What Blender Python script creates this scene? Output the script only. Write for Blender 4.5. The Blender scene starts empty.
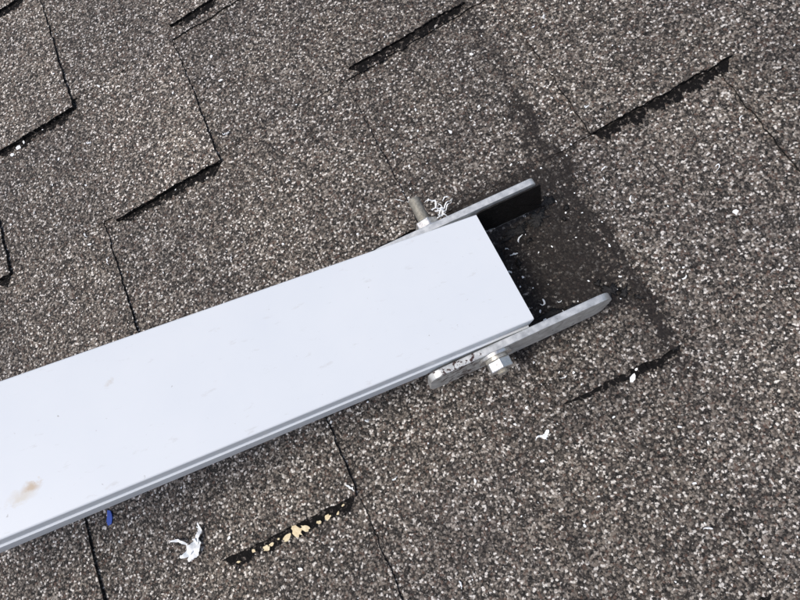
import bpy, bmesh, math, random
from mathutils import Vector, Matrix, noise
random.seed(7)
scene=bpy.context.scene
scene.view_settings.view_transform='Standard'
scene.view_settings.look='None'
scene.view_settings.exposure=0

# ---------------------------------------------------------------- helpers
def link(o,parent=None):
    scene.collection.objects.link(o)
    if parent: o.parent=parent
    return o
def obj_from_bm(name,bm,mats,parent=None,smooth=False):
    me=bpy.data.meshes.new(name); bm.to_mesh(me); bm.free()
    for m in mats: me.materials.append(m)
    if smooth:
        for p in me.polygons: p.use_smooth=True
    o=bpy.data.objects.new(name,me)
    return link(o,parent)
def empty(name,loc=(0,0,0)):
    e=bpy.data.objects.new(name,None); e.empty_display_size=.02; e.location=loc
    return link(e)
class NT:
    def __init__(s,name):
        s.mat=bpy.data.materials.new(name); s.mat.use_nodes=True
        s.nt=s.mat.node_tree; s.b=s.nt.nodes['Principled BSDF']
        s.tc=s.nt.nodes.new('ShaderNodeTexCoord')
    def n(s,t,**kw):
        x=s.nt.nodes.new(t)
        for k,v in kw.items(): setattr(x,k,v)
        return x
    def l(s,a,b): s.nt.links.new(a,b)
    def vor(s,scale,feature='F1',rnd=1.0,vec=None):
        v=s.n('ShaderNodeTexVoronoi',feature=feature); v.inputs['Scale'].default_value=scale
        v.inputs['Randomness'].default_value=rnd
        s.l(vec or s.tc.outputs['Object'],v.inputs['Vector']); return v
    def noi(s,scale,detail=3,rough=.5,vec=None,dist=0):
        v=s.n('ShaderNodeTexNoise'); v.inputs['Scale'].default_value=scale
        v.inputs['Detail'].default_value=detail; v.inputs['Roughness'].default_value=rough
        v.inputs['Distortion'].default_value=dist
        s.l(vec or s.tc.outputs['Object'],v.inputs['Vector']); return v
    def ramp(s,inp,stops,interp='LINEAR'):
        r=s.n('ShaderNodeValToRGB'); r.color_ramp.interpolation=interp
        e=r.color_ramp.elements
        while len(e)>1: e.remove(e[-1])
        e[0].position=stops[0][0]; e[0].color=col(stops[0][1])
        for p,c in stops[1:]:
            q=e.new(p); q.color=col(c)
        s.l(inp,r.inputs[0]); return r
    def mix(s,a,b,f,mode='MIX'):
        m=s.n('ShaderNodeMix',data_type='RGBA',blend_type=mode)
        for sock,val in ((m.inputs[0],f),(m.inputs[6],a),(m.inputs[7],b)):
            if isinstance(val,bpy.types.NodeSocket): s.l(val,sock)
            elif isinstance(val,(int,float)): sock.default_value=val if sock==m.inputs[0] else (val,val,val,1)
            else: sock.default_value=col(val)
        return m.outputs[2]
    def math(s,op,a,b=0,c=0,clamp=False):
        m=s.n('ShaderNodeMath',operation=op); m.use_clamp=clamp
        for i,v in enumerate((a,b,c)):
            if isinstance(v,bpy.types.NodeSocket): s.l(v,m.inputs[i])
            else: m.inputs[i].default_value=v
        return m.outputs[0]
    def bump(s,h,strength,dist,prev=None):
        b=s.n('ShaderNodeBump'); b.inputs['Strength'].default_value=strength
        b.inputs['Distance'].default_value=dist; s.l(h,b.inputs['Height'])
        if prev: s.l(prev,b.inputs['Normal'])
        return b.outputs[0]
def col(c):
    if isinstance(c,(int,float)): return (c,c,c,1)
    return (c[0],c[1],c[2],1)

# ---------------------------------------------------------------- materials
def granule_material():
    m=NT('shingle_granules'); b=m.b
    wn=m.noi(900,1,.5); 
    wc=m.n('ShaderNodeVectorMath',operation='SUBTRACT'); m.l(wn.outputs['Color'],wc.inputs[0]); wc.inputs[1].default_value=(.5,.5,.5)
    ws=m.n('ShaderNodeVectorMath',operation='SCALE'); m.l(wc.outputs[0],ws.inputs[0]); ws.inputs['Scale'].default_value=.0018
    wa=m.n('ShaderNodeVectorMath',operation='ADD'); m.l(ws.outputs[0],wa.inputs[0]); m.l(m.tc.outputs['Object'],wa.inputs[1])
    v=m.vor(590,vec=wa.outputs[0])
    sep=m.n('ShaderNodeSeparateColor'); m.l(v.outputs['Color'],sep.inputs[0])
    c=m.ramp(sep.outputs[0],[(0,(.013,.012,.011)),(.20,(.042,.037,.034)),(.36,(.100,.088,.079)),(.50,(.18,.157,.137)),
        (.60,(.12,.080,.064)),(.67,(.25,.220,.19)),(.80,(.41,.38,.345)),(.915,(.86,.84,.81))],'CONSTANT')
    v2=m.vor(1050); sep2=m.n('ShaderNodeSeparateColor'); m.l(v2.outputs['Color'],sep2.inputs[0])
    c2=m.ramp(sep2.outputs[1],[(0,.03),(.35,(.11,.10,.09)),(.65,(.24,.217,.195)),(.92,(.66,.64,.61))],'CONSTANT')
    base=m.mix(c.outputs[0],c2.outputs[0],.24)
    g=m.ramp(v.outputs['Distance'],[(.50,1.0),(.78,.40)])
    base=m.mix(base,g.outputs[0],1.0,'MULTIPLY')
    n1=m.noi(210,4,.75); miss=m.ramp(n1.outputs[0],[(.33,.22),(.43,1.0)])
    base=m.mix(base,miss.outputs[0],.85,'MULTIPLY')
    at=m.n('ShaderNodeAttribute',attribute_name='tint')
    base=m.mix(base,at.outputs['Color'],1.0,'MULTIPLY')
    n2=m.noi(9,5,.6); cl=m.ramp(n2.outputs[0],[(.3,(.78,.77,.78)),(.7,(1.20,1.17,1.12))])
    base=m.mix(base,cl.outputs[0],1.0,'MULTIPLY')
    # old tar / dirt bleed alongside one joint; tar with painted-in shade about the bracket
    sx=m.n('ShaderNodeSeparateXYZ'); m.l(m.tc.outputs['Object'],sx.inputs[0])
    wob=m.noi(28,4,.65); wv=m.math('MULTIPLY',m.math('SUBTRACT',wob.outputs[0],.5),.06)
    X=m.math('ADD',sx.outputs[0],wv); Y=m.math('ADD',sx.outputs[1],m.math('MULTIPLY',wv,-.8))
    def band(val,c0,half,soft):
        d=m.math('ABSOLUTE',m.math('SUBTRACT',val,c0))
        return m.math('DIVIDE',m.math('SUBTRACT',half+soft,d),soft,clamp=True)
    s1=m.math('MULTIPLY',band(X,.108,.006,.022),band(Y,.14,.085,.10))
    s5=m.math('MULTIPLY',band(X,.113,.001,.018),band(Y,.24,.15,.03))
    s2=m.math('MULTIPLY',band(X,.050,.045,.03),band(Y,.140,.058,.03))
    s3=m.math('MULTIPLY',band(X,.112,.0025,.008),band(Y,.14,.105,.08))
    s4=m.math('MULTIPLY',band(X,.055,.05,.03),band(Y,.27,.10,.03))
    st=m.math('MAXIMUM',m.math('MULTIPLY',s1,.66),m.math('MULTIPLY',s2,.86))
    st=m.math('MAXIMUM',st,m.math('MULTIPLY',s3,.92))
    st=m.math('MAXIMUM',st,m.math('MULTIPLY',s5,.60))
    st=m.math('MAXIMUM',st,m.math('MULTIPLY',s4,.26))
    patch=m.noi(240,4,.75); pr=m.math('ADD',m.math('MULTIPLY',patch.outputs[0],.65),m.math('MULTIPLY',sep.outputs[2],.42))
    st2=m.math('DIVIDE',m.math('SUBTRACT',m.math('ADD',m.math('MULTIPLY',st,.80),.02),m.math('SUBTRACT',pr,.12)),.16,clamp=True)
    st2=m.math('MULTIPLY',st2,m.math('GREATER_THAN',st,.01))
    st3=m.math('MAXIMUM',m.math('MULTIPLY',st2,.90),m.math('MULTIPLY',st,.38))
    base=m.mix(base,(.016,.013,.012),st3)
    m.l(base,b.inputs['Base Color'])
    b.inputs['Roughness'].default_value=.85
    b.inputs['Specular IOR Level'].default_value=.3
    h=m.math('MULTIPLY',m.math('SUBTRACT',1.0,v.outputs['Distance']),.7)
    h=m.math('ADD',h,m.math('MULTIPLY',sep.outputs[1],.9))
    nb=m.bump(h,.95,.0011)
    n3=m.noi(45,4,.6); nb=m.bump(n3.outputs[0],.35,.004,nb)
    m.l(nb,b.inputs['Normal'])
    return m.mat
def tar_material(name='bitumen',rough=.75,gran=True):
    m=NT(name); n=m.noi(330,4,.7)
    c=m.ramp(n.outputs[0],[(.35,(.003,.003,.003)),(.57,(.009,.008,.008)),(.66,(.16,.14,.125) if gran else (.016,.015,.014)),(.72,(.2,.18,.16) if gran else (.10,.09,.08))])
    m.l(c.outputs[0],m.b.inputs['Base Color']); m.b.inputs['Roughness'].default_value=rough
    m.b.inputs['Specular IOR Level'].default_value=.12 if gran else .3
    m.l(m.bump(n.outputs[0],.9,.0016),m.b.inputs['Normal']); return m.mat
def beam_material():
    m=NT('white_powder_coat')
    n=m.noi(14,5,.6); c=m.ramp(n.outputs[0],[(.3,(.72,.755,.79)),(.7,(.755,.785,.81))])
    base=c.outputs[0]
    mp=m.n('ShaderNodeMapping'); mp.inputs['Scale'].default_value=(60,160,60); m.l(m.tc.outputs['Object'],mp.inputs[0])
    n2=m.noi(1,4,.7,vec=mp.outputs[0]); sc=m.ramp(n2.outputs[0],[(.62,0.0),(.74,1.0)])
    base=m.mix(base,(.50,.49,.47),m.math('MULTIPLY',sc.outputs[0],.38))
    n5=m.noi(230,3,.6); sc=m.ramp(n5.outputs[0],[(.715,0.0),(.75,1.0)])
    base=m.mix(base,(.33,.31,.29),m.math('MULTIPLY',sc.outputs[0],.6))
    sx=m.n('ShaderNodeSeparateXYZ'); m.l(m.tc.outputs['Object'],sx.inputs[0])
    w=m.noi(120,4,.7); wv=m.math('MULTIPLY',m.math('SUBTRACT',w.outputs[0],.5),.014)
    def spot(x,y,rx,ry,soft=.8):
        dx=m.math('DIVIDE',m.math('SUBTRACT',m.math('ADD',sx.outputs[0],wv),x),rx)
        dy=m.math('DIVIDE',m.math('SUBTRACT',m.math('ADD',sx.outputs[1],wv),y),ry)
        d=m.math('SQRT',m.math('ADD',m.math('MULTIPLY',dx,dx),m.math('MULTIPLY',dy,dy)))
        return m.math('DIVIDE',m.math('SUBTRACT',1.0,d),soft,clamp=True)
    base=m.mix(base,(.50,.36,.21),m.math('MULTIPLY',spot(.313,.0225,.006,.0038),.75))
    base=m.mix(base,(.60,.53,.42),m.math('MULTIPLY',spot(.319,.026,.009,.005),.55))
    base=m.mix(base,(.55,.50,.43),m.math('MULTIPLY',spot(.262,-.018,.003,.002),.4))
    m.l(base,m.b.inputs['Base Color']); m.b.inputs['Roughness'].default_value=.36
    m.b.inputs['Specular IOR Level'].default_value=.5
    n3=m.noi(900,2,.5); nb=m.bump(n3.outputs[0],.06,.0004)
    n4=m.noi(12,2,.5); nb=m.bump(n4.outputs[0],.15,.003,nb); m.l(nb,m.b.inputs['Normal'])
    return m.mat
def metal(name,c0,c1,rough,scale=250,met=.9,smear=None):
    m=NT(name); n=m.noi(scale,4,.65)
    c=m.ramp(n.outputs[0],[(.35,c0),(.65,c1)]); base=c.outputs[0]
    r=m.ramp(n.outputs[0],[(.3,rough-.08),(.7,rough+.12)])
    if smear:
        sx=m.n('ShaderNodeSeparateXYZ'); m.l(m.tc.outputs['Object'],sx.inputs[0])
        k=m.noi(170,4,.7)
        f=None
        for (x,half) in smear:
            d=m.math('DIVIDE',m.math('ABSOLUTE',m.math('SUBTRACT',sx.outputs[0],x)),half)
            q=m.math('SUBTRACT',1.0,d,clamp=True)
            f=q if f is None else m.math('MAXIMUM',f,q)
        s=m.ramp(m.math('ADD',k.outputs[0],m.math('MULTIPLY',f,.19)),[(.65,0.0),(.69,1.0)])
        base=m.mix(base,(.045,.022,.020),s.outputs[0])
        m.l(m.math('MULTIPLY',m.math('SUBTRACT',1.0,s.outputs[0]),met),m.b.inputs['Metallic'])
    else: m.b.inputs['Metallic'].default_value=met
    m.l(base,m.b.inputs['Base Color']); m.l(r.outputs[0],m.b.inputs['Roughness'])
    m.l(m.bump(n.outputs[0],.2,.0005),m.b.inputs['Normal']); return m.mat
def plain(name,c,rough=.6,c2=None,scale=200):
    m=NT(name); n=m.noi(scale,3,.6)
    r=m.ramp(n.outputs[0],[(.35,c),(.65,c2 or tuple(min(1,q*1.25) for q in c))])
    m.l(r.outputs[0],m.b.inputs['Base Color']); m.b.inputs['Roughness'].default_value=rough
    m.l(m.bump(n.outputs[0],.3,.0005),m.b.inputs['Normal']); return m.mat
GR=granule_material(); TAR=tar_material(); WET=tar_material('roof_cement',.36,False); WHITE=beam_material()
GALV=metal('galvanised_steel',(.48,.49,.48),(.74,.75,.74),.42,160,.6,[(-.030,.022)])
GALVB=metal('galvanised_steel_plain',(.55,.56,.55),(.74,.75,.74),.40,220,.55)
ZINC=metal('zinc_plated_steel',(.60,.60,.58),(.76,.75,.73),.28,400,.8)
ROD=metal('threaded_steel',(.44,.42,.37),(.62,.60,.54),.36,500,.55)
PLASTIC=plain('white_plastic',(.78,.80,.82),.45)
BLUE=plain('blue_plastic',(.03,.08,.38),.4)
YEL=plain('old_cream_sealant',(.62,.50,.30),.7,(.75,.66,.45),300)

# ---------------------------------------------------------------- roof
CY={0:-.140,1:.027,2:.204,3:.370,4:.522,5:.690}
for k in range(6,14): CY[k]=CY[5]+.168*(k-5)
for k in range(-12,0): CY[k]=CY[0]+.168*k
T1=.0014; T2=.0036
XR=1.6
teeth={ # course: (x0,x1,dy,tint); lighter tints at left paint in the lens haze
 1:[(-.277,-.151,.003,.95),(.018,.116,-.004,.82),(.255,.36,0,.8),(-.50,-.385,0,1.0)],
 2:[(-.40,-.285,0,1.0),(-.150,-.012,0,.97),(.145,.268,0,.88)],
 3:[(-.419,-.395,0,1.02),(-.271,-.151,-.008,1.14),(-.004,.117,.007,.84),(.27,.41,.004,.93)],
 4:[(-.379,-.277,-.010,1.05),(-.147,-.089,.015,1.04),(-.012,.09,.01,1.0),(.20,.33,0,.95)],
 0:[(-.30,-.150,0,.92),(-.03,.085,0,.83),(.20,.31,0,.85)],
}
for k in range(-12,14):
    if k in teeth: lo=min(t[0] for t in teeth[k]); hi=max(t[1] for t in teeth[k])
    else:
        teeth[k]=[]; lo=0; hi=0
    x=hi+random.uniform(.06,.14)
    while x<XR-.2:
        w=random.uniform(.08,.15); teeth[k].append((x,x+w,random.uniform(-.003,.003),random.uniform(.85,1.08))); x+=w+random.uniform(.07,.15)
    x=lo-random.uniform(.06,.14)
    while x>-XR+.2:
        w=random.uniform(.08,.15); teeth[k].append((x-w,x,random.uniform(-.003,.003),random.uniform(.85,1.08))); x-=w+random.uniform(.07,.15)
bm=bmesh.new(); cl=bm.loops.layers.float_color.new('tint')
def jit(x,y,s=1.0): 
    return .0012*s*noise.noise(Vector((x*260,y*260,3)))+.0016*s*noise.noise(Vector((x*70,y*70,9)))+.0008*noise.noise(Vector((x*700,y*700,5)))
ZT1=.0012
def slab(x0,x1,y0,y1,zb0,zt0,zb1,zt1,tint,step,butt):
    nx=max(1,int((x1-x0)/step)); ny=max(1,int((y1-y0)/step))
    top=[]; bot=[]
    for j in range(ny+1):
        rt=[];rb=[]
        for i in range(nx+1):
            u=i/nx; v=j/ny; x=x0+(x1-x0)*u; y=y0+(y1-y0)*v
            if j==0: y+=jit(x,y0)
            if i==0 or i==nx: x+=jit(x,y)
            z=zt0+(zt1-zt0)*v+.00035*noise.noise(Vector((x*25,y*25,zt0*900)))
            rt.append(bm.verts.new((x,y,z)))
            rb.append(bm.verts.new((x,y,min(z-.0002,zb0+(zb1-zb0)*v))) if (j==0 or i in(0,nx)) else None)
        top.append(rt); bot.append(rb)
    def f(vs,mi,c):
        q=bm.faces.new(vs); q.material_index=mi
        for l in q.loops: l[cl]=(c[0],c[1],c[2],1)
    tc=tint if isinstance(tint,tuple) else (tint,tint,tint)
    dk=tuple(q*.2 for q in tc)
    for j in range(ny):
        for i in range(nx):
            f((top[j][i],top[j][i+1],top[j+1][i+1],top[j+1][i]),0,tc)
        f((bot[j][0],top[j][0],top[j+1][0],bot[j+1][0]),0,dk)
        f((top[j][nx],bot[j][nx],bot[j+1][nx],top[j+1][nx]),0,dk)
    for i in range(nx):
        f((bot[0][i],bot[0][i+1],top[0][i+1],top[0][i]),butt,dk)
for k in range(-12,13):
    y0,y1=CY[k],CY[k+1]
    near=-3<k<6
    xs=[-XR]; x=-XR+random.uniform(.3,.9)
    while x<XR-.1: xs.append(x); x+=.99
    xs.append(XR)
    for a,b in zip(xs,xs[1:]):
        t=random.uniform(.92,1.0)
        slab(a+.0005,b-.0005,y0,y1+.01,-.003,T1,-.003,-.0006,(t,t*.99,t*.98),.005 if near else .05,0)
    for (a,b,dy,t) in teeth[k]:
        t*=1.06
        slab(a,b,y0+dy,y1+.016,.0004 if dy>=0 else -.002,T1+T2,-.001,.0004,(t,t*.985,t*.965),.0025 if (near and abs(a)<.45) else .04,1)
for q in [((-XR,CY[-12]-.05,-.02),(XR,CY[-12]-.05,-.02),(XR,CY[13],-.02),(-XR,CY[13],-.02))]:
    f=bm.faces.new([bm.verts.new(p) for p in q]); f.material_index=1
roof=obj_from_bm('asphalt_shingle_roof',bm,[GR,TAR])

def ztop(x,y):
    for k in range(-12,13):
        if CY[k]<=y<CY[k+1]:
            v=(y-CY[k])/(CY[k+1]-CY[k]); z=T1*(1-v)-.0006*v
            for (a,b,dy,t) in teeth[k]:
                if a<=x<=b and y>=CY[k]+dy: z=(T1+T2)*(1-v)+ZT1*v
            return z
    return 0
bm=bmesh.new()
def bitumen_shadow_strip(x0,x1,y,w,grow=0):  # butt shadow line and exposed bitumen drawn together as one dark strip
    n=int((x1-x0)/.0010); prev=None
    for i in range(n+1):
        x=x0+(x1-x0)*i/n
        e=min(1,min(i,n-i)/8)
        ww=w*(1+grow*(i/n-.5))*e*(.85+.6*noise.noise(Vector((x*90,y*50,1)))+.55*noise.noise(Vector((x*420,y,4)))+.3*noise.noise(Vector((x*1100,y,4))))
        ww=max(ww,.0004)
        z=max(ztop(x,y-.004),ztop(x-.002,y-.004),ztop(x+.002,y-.004))+.0007
        a=bm.verts.new((x,y+.003,z)); b=bm.verts.new((x,y-ww,z-.0001)); 
        if prev: bm.faces.new((prev[1],b,a,prev[0]))
        prev=(a,b)
for k in range(-2,6):
    for (a,b,dy,t) in teeth[k]:
        if abs(a)<.6:
            w={(.145,2):.0100,(-.277,1):.0095,(-.004,3):.0078,(.018,1):.0060}.get((a,k),.0072)
            g={(.018,1):1.3,(-.271,3):.4}.get((a,k),0)
            bitumen_shadow_strip(a+.002,b-.002,CY[k]+dy,w,g)
bm.normal_update()
tar=obj_from_bm('bitumen_shadow_lines',bm,[TAR],roof)

bm=bmesh.new()
def blob(x,y,r,seed,ax=1.0,rot=0):
    n=48; z=max(ztop(x,y),.0012)+.0002
    c=bm.verts.new((x,y,z+.0014)); rings=[]
    for q,h in ((.55,.0012),(.9,.0006),(1.0,-.0012)):
        ring=[]
        for i in range(n):
            a=2*math.pi*i/n
            rr=r*q*(1+.5*noise.noise(Vector((math.cos(a)*1.6+seed,math.sin(a)*1.6,0)))+.6*noise.noise(Vector((math.cos(a)*5,math.sin(a)*5,seed)))+.3*noise.noise(Vector((math.cos(a)*14,math.sin(a)*14,seed))))
            px=rr*math.cos(a)*ax; py=rr*math.sin(a)
            ring.append(bm.verts.new((x+px*math.cos(rot)-py*math.sin(rot),y+px*math.sin(rot)+py*math.cos(rot),z+h+.0003*noise.noise(Vector((px*900,py*900,seed))))))
        rings.append(ring)
    for i in range(n):
        j=(i+1)%n; bm.faces.new((c,rings[0][i],rings[0][j]))
        for p,q in zip(rings,rings[1:]): bm.faces.new((p[i],q[i],q[j],p[j]))
for x,y,r,ax,rot in [(.054,.160,.0045,2.4,.1),(.074,.161,.0065,1.5,.3),(.088,.170,.0055,1.2,.6),(.093,.083,.0055,1.3,-.6),(.101,.076,.0034,1.5,.5),
                     (.045,.087,.0035,2.6,0),(.062,.083,.003,2.4,0),(.030,.150,.005,1.6,0),(.112,.026,.0035,1.6,1.2),(.088,.092,.0022,1.3,0),(.081,.178,.0028,1.4,1),
                     (.098,.158,.0022,1.3,.4),(.092,.150,.0016,1.3,2),(.108,.068,.0022,1.8,-.9),(.060,.148,.0018,1.5,.4),(.044,.135,.0020,1.5,1.4)]:
    blob(x,y,r,x*97+y*31,ax,rot)
bm.normal_update()
obj_from_bm('roof_cement',bm,[WET],roof,True)

bm=bmesh.new()
def flake(bm,x,y,z,r,th=.0006,n=9,ax=1.0,rot=0,tilt=0):
    top=[];bot=[]
    for i in range(n):
        a=2*math.pi*i/n; rr=r*random.uniform(.6,1.25)
        px=rr*math.cos(a)*ax; py=rr*math.sin(a)
        qx=px*math.cos(rot)-py*math.sin(rot); qy=px*math.sin(rot)+py*math.cos(rot)
        zz=z+th+tilt*qx+random.uniform(0,.0003)
        top.append(bm.verts.new((x+qx,y+qy,zz))); bot.append(bm.verts.new((x+qx*.95,y+qy*.95,zz-th)))
    bm.faces.new(top); bm.faces.new(bot[::-1])
    for i in range(n):
        j=(i+1)%n; bm.faces.new((bot[i],bot[j],top[j],top[i]))
for (x,r) in [(-.262,.0010),(-.247,.0013),(-.236,.0022),(-.231,.0014),(-.217,.0022),(-.208,.0036),(-.2005,.0026),(-.188,.0012),(-.180,.0020),(-.171,.0010),(-.165,.0008),(-.224,.0008)]:
    y=.0255+random.uniform(-.0024,.0018); flake(bm,x,y,max(ztop(x,y-.004),.0002)+.001,r,.0008,14,random.uniform(1.1,1.9),random.uniform(-1.1,1.1))
obj_from_bm('sealant_remnants',bm,[YEL],roof)

# ---------------------------------------------------------------- beam
SL=math.atan(.416)
beam=empty('white_metal_beam')
ux=Vector((-math.cos(SL),0,math.sin(SL))); uz=Vector((math.sin(SL),0,math.cos(SL))); uy=uz.cross(ux)
beam.matrix_world=Matrix(((ux.x,uy.x,uz.x,.0288),(ux.y,uy.y,uz.y,.12095),(ux.z,uy.z,uz.z,.065),(0,0,0,1)))
def profile(W,D,r,lip):
    pts=[]
    def arc(cx,cz,a0,a1,rad=r):
        for i in range(6):
            a=math.radians(a0+(a1-a0)*i/5); pts.append((cx+rad*math.cos(a),cz+rad*math.sin(a)))
    arc(W/2-r,-r,90,0)
    if lip: pts.extend([(W/2,-.0115),(W/2-.0008,-.0117),(W/2-.0008,-.0124),(W/2+.0006,-.0127),(W/2+.0012,-.0132)])
    e=.0012 if lip else 0
    arc(W/2-r+e,-D+r,0,-90); arc(-W/2+r-e,-D+r,-90,-180)
    if lip: pts.extend([(-W/2-.0012,-.0132),(-W/2-.0006,-.0127),(-W/2+.0008,-.0124),(-W/2+.0008,-.0117),(-W/2,-.0115)])
    arc(-W/2+r,-r,180,90)
    return pts
L=.64
def tube(name,W,D,r,wall,parent,mat):
    bm=bmesh.new(); o=profile(W,D,r,True); i0=profile(W-2*wall,D-2*wall,.0006,False)
    nseg=24
    rings=[]
    for s in range(nseg+1):
        x=L*s/nseg
        rings.append([bm.verts.new((x,y,z)) for y,z in o])
    for s in range(nseg):
        for a in range(len(o)):
            b=(a+1)%len(o); bm.faces.new((rings[s][a],rings[s][b],rings[s+1][b],rings[s+1][a]))
    inn=[[bm.verts.new((x,y,z-wall)) for y,z in i0] for x in (0,L)]
    for a in range(len(i0)):
        b=(a+1)%len(i0); bm.faces.new((inn[1][a],inn[1][b],inn[0][b],inn[0][a]))
    for e,ring in ((0,rings[0]),(1,rings[-1])):
        edges=[]
        for lst in (ring,inn[e]):
            for a in range(len(lst)):
                edges.append(bm.edges.get((lst[a],lst[(a+1)%len(lst)])))
        bmesh.ops.triangle_fill(bm,edges=edges,use_beauty=True)
    bmesh.ops.recalc_face_normals(bm,faces=bm.faces)
    ob=obj_from_bm(name,bm,[mat],parent)
    for p in ob.data.polygons: p.use_smooth=True
    md=ob.modifiers.new('es','EDGE_SPLIT'); md.split_angle=math.radians(35)
    return ob
tube('rectangular_tube',.0868,.028,.0014,.0030,beam,WHITE)

# ---------------------------------------------------------------- bracket
brk=empty('mounting_bracket',(.02,.12,0))
def ear(name,y0,y1,mat,x0=-.051,x1=.086,zr=.047,zl=.077,h=.038,rr=.011,rl=.009):
    Lp=math.hypot(x1-x0,zl-zr); a=math.atan2(zl-zr,x1-x0)
    pts=[]
    def arc(cx,cz,r,a0,a1,n=8):
        for i in range(n+1):
            q=math.radians(a0+(a1-a0)*i/n); pts.append((cx+r*math.cos(q),cz+r*math.sin(q)))
    arc(rl,-rl,rl,180,90); arc(Lp-rr,-rr,rr,90,0); arc(Lp-rr,-h+rr,rr,0,-90); arc(rl,-h+rl,rl,-90,-180)
    bm=bmesh.new(); A=[];B=[]
    for s,t in pts:
        x=x0+s*math.cos(a)+t*math.sin(a); z=zl-s*math.sin(a)+t*math.cos(a)
        A.append(bm.verts.new((x,y0,z))); B.append(bm.verts.new((x,y1,z)))
    bm.faces.new(A); bm.faces.new(B[::-1])
    for i in range(len(A)):
        j=(i+1)%len(A); bm.faces.new((A[i],B[i],B[j],A[j]))
    bmesh.ops.recalc_face_normals(bm,faces=bm.faces)
    o=obj_from_bm(name,bm,[mat]); o.parent=brk; o.matrix_parent_inverse=Matrix.Translation(brk.location).inverted()
    bv=o.modifiers.new('b','BEVEL'); bv.width=.0006; bv.segments=2; bv.limit_method='ANGLE'; bv.angle_limit=math.radians(50)
    return o
ear('near_plate',.0697,.0750,GALV)
ear('far_plate',.1666,.1718,GALVB,zr=.058,zl=.080,x1=.078,h=.050,rr=.004)
bm=bmesh.new()
c=bm.verts.new((.058,.1655,.042)); ring=[]; n=60
for i in range(n):
    a=2*math.pi*i/n
    px=.058+.0300*math.copysign(abs(math.cos(a))**.45,math.cos(a))*(1+.10*noise.noise(Vector((math.cos(a)*4,math.sin(a)*4,2))))
    pz=.0390+.0235*math.copysign(abs(math.sin(a))**.5,math.sin(a))*(1+.16*noise.noise(Vector((math.cos(a)*6,math.sin(a)*6,7))))
    pz=min(pz-(px-.058)*.18,.0575-(px-.058)*.17); px=min(px,.0805)
    ring.append(bm.verts.new((px,.1660,pz)))
for i in range(n): bm.faces.new((c,ring[(i+1)%n],ring[i]))
bm.normal_update()
o=obj_from_bm('tar_smear',bm,[WET]); o.parent=brk; o.matrix_parent_inverse=Matrix.Translation(brk.location).inverted()
sdm=o.modifiers.new('s','SOLIDIFY'); sdm.thickness=.0008
bm=bmesh.new()
bmesh.ops.create_cube(bm,size=1,matrix=Matrix.Translation((-.020,.1209,.0105))@Matrix.Diagonal((.055,.0902,.005,1)))
bmesh.ops.create_cube(bm,size=1,matrix=Matrix.Translation((-.020,.0776,.024))@Matrix.Diagonal((.05,.0045,.022,1)))
bmesh.ops.create_cube(bm,size=1,matrix=Matrix.Translation((-.020,.1640,.024))@Matrix.Diagonal((.05,.0045,.022,1)))
o=obj_from_bm('base_channel',bm,[GALVB]); o.parent=brk; o.matrix_parent_inverse=Matrix.Translation(brk.location).inverted()

# ---------------------------------------------------------------- bolt
bx,bz=-.0060,.0555
bolt=empty('through_bolt',(bx,.12,bz))
def revolve(name,prof,mat,n=32,smooth=True,hexn=None,rot=0):
    bm=bmesh.new(); rings=[]
    n=hexn or n
    for y,r in prof:
        rings.append([bm.verts.new((r*math.cos(2*math.pi*i/n+rot),y-.12,r*math.sin(2*math.pi*i/n+rot))) for i in range(n)])
    for a,b in zip(rings,rings[1:]):
        for i in range(n):
            j=(i+1)%n; bm.faces.new((a[i],a[j],b[j],b[i]))
    bm.faces.new(rings[0]); bm.faces.new(rings[-1][::-1])
    bmesh.ops.recalc_face_normals(bm,faces=bm.faces)
    o=obj_from_bm(name,bm,[mat],bolt)
    if smooth and not hexn:
        for p in o.data.polygons: p.use_smooth=True
        md=o.modifiers.new('es','EDGE_SPLIT'); md.split_angle=math.radians(50)
    if hexn:
        bv=o.modifiers.new('b','BEVEL'); bv.width=.0007; bv.segments=2
    return o
prof=[]; y=.0555; prof.append((y,.0034))
while y<.2025:
    prof+= [(y+.0004,.0046),(y+.00095,.0036)]; y+=.00125
prof.append((y,.0032))
revolve('threaded_rod',prof,ROD)
revolve('near_washer',[(.0695,.0122),(.0675,.0122)],ZINC,48)
revolve('near_spring_washer',[(.0674,.0082),(.0652,.0082)],ROD,40)
revolve('near_hex_nut',[(.0651,.0092),(.0579,.0092)],ZINC,hexn=6,rot=.35)
revolve('far_washer',[(.1720,.0118),(.1741,.0118)],ZINC,48)
revolve('far_hex_nut',[(.1742,.0094),(.1812,.0094)],ZINC,hexn=6,rot=.2)

# ---------------------------------------------------------------- debris
def strip_curl(bm,p,length,width,curl,yaw,lift,seed,n=26):
    rnd=random.Random(seed); x,y,z=p; a=yaw; prev=None
    for i in range(n+1):
        t=i/n
        w=width*(.35+.65*math.sin(math.pi*min(1,t*1.1+.05)))*rnd.uniform(.8,1.15)
        zz=z+lift*abs(math.sin(t*math.pi*2.3+seed))
        nx,ny=-math.sin(a),math.cos(a)
        tw=.6*math.sin(t*9+seed)
        v1=bm.verts.new((x+nx*w,y+ny*w,zz+w*tw)); v2=bm.verts.new((x-nx*w,y-ny*w,zz))
        if prev: bm.faces.new((prev[0],prev[1],v2,v1))
        prev=(v1,v2)
        x+=math.cos(a)*length/n; y+=math.sin(a)*length/n
        a+=curl/n*(1+.8*math.sin(t*7+seed))
bm=bmesh.new()
strip_curl(bm,(-.298,.052,.0035),.024,.0020,2.4,-.6,.004,1)
strip_curl(bm,(-.290,.055,.0035),.022,.0030,-2.0,-1.9,.005,2)
strip_curl(bm,(-.303,.042,.0035),.020,.0028,1.4,.1,.003,3)
strip_curl(bm,(-.312,.062,.0035),.020,.0012,-1.2,-.3,.003,4)
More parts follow.
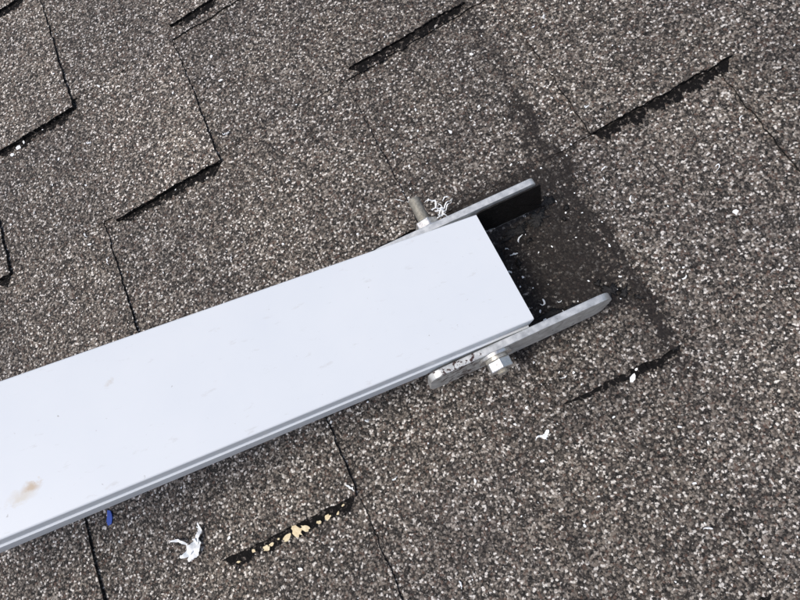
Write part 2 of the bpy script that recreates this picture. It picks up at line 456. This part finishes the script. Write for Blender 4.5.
for i in range(8):
    strip_curl(bm,(random.uniform(.002,.007),random.uniform(.176,.188),random.uniform(.052,.062)),random.uniform(.008,.018),random.uniform(.0003,.0007),random.uniform(-4,4),random.uniform(0,2.1),.004,10+i)
rr=random.Random(99)
lst=[(.047,.142),(.040,.150),(.055,.085),(.046,.100),(.058,.092),(.135,.166),(.137,.172),(-.002,.0074),(.0,.010),(.035,.13),(.052,.15),(-.02,.235),(-.012,.228),(.02,.215),(-.29,.33)]
lst+=[(rr.uniform(-.42,.32),rr.uniform(-.12,.62)) for _ in range(34)]
for x,y in lst:
    strip_curl(bm,(x,y,ztop(x,y)+.0008),rr.uniform(.003,.009),rr.uniform(.0003,.0008),rr.uniform(-4,4),rr.uniform(0,6),.0016,int(abs(x)*1e4)+40)
o=obj_from_bm('plastic_shavings',bm,[PLASTIC])
sdm=o.modifiers.new('s','SOLIDIFY'); sdm.thickness=.0003
bm=bmesh.new()
spots=[(-.002,.0074,.0022),(.0005,.0095,.0016),(.2014,.0923,.0020),(-.352,.507,.003),(-.362,.503,.0024),(.004,.222,.0010),(-.345,.51,.0016),(.075,.018,.0018),(.08,.022,.0012)]
for i in range(230):
    spots.append((random.uniform(-.45,.34),random.uniform(-.15,.65),random.choice((.0004,.0005,.0006,.0008,.0012))))
for i in range(130):
    spots.append((random.gauss(.03,.07),random.gauss(.16,.08),random.uniform(.0003,.0009)))
for x,y,r in spots:
    flake(bm,x,y,ztop(x,y)+.0004,r,.0005,7,random.uniform(.8,2.2),random.uniform(0,3),random.uniform(-.3,.3))
obj_from_bm('paint_chips',bm,[PLASTIC])
bm=bmesh.new(); flake(bm,-.3620,.1040,ztop(-.363,.1065)+.0004,.0042,.0012,8,1.5,1.0,.2)
obj_from_bm('blue_plastic_fragment',bm,[BLUE])

# ---------------------------------------------------------------- light
sd=Vector((-.34,-.06,.94)).normalized()
w=bpy.data.worlds.new('World'); scene.world=w; w.use_nodes=True
nt=w.node_tree; bg=nt.nodes['Background']; sk=nt.nodes.new('ShaderNodeTexSky'); sk.sky_type='NISHITA'
sk.sun_disc=False; sk.sun_elevation=math.asin(sd.z); sk.sun_rotation=math.atan2(sd.x,sd.y)
sk.air_density=1.0; sk.dust_density=3.5; sk.ozone_density=1.0
nt.links.new(sk.outputs[0],bg.inputs[0]); bg.inputs[1].default_value=.135
sl=bpy.data.lights.new('sun','SUN'); sl.energy=2.4; sl.angle=math.radians(18); sl.color=(1,.955,.90)
so=bpy.data.objects.new('sun',sl); link(so); so.rotation_euler=sd.to_track_quat('Z','Y').to_euler(); so.location=(0,0,3)

# ---------------------------------------------------------------- camera
cd=bpy.data.cameras.new('camera'); cam=bpy.data.objects.new('camera',cd); link(cam)
R=Matrix(((.8786,.4648,.1105),(-.4134,.8556,-.3118),(-.2394,.2282,.9437)))
cam.matrix_world=Matrix.Translation((0,0,.47))@R.to_quaternion().normalized().to_matrix().to_4x4()
cd.sensor_width=36; cd.lens=27.0; cd.clip_start=.01; cd.clip_end=200
scene.camera=cam
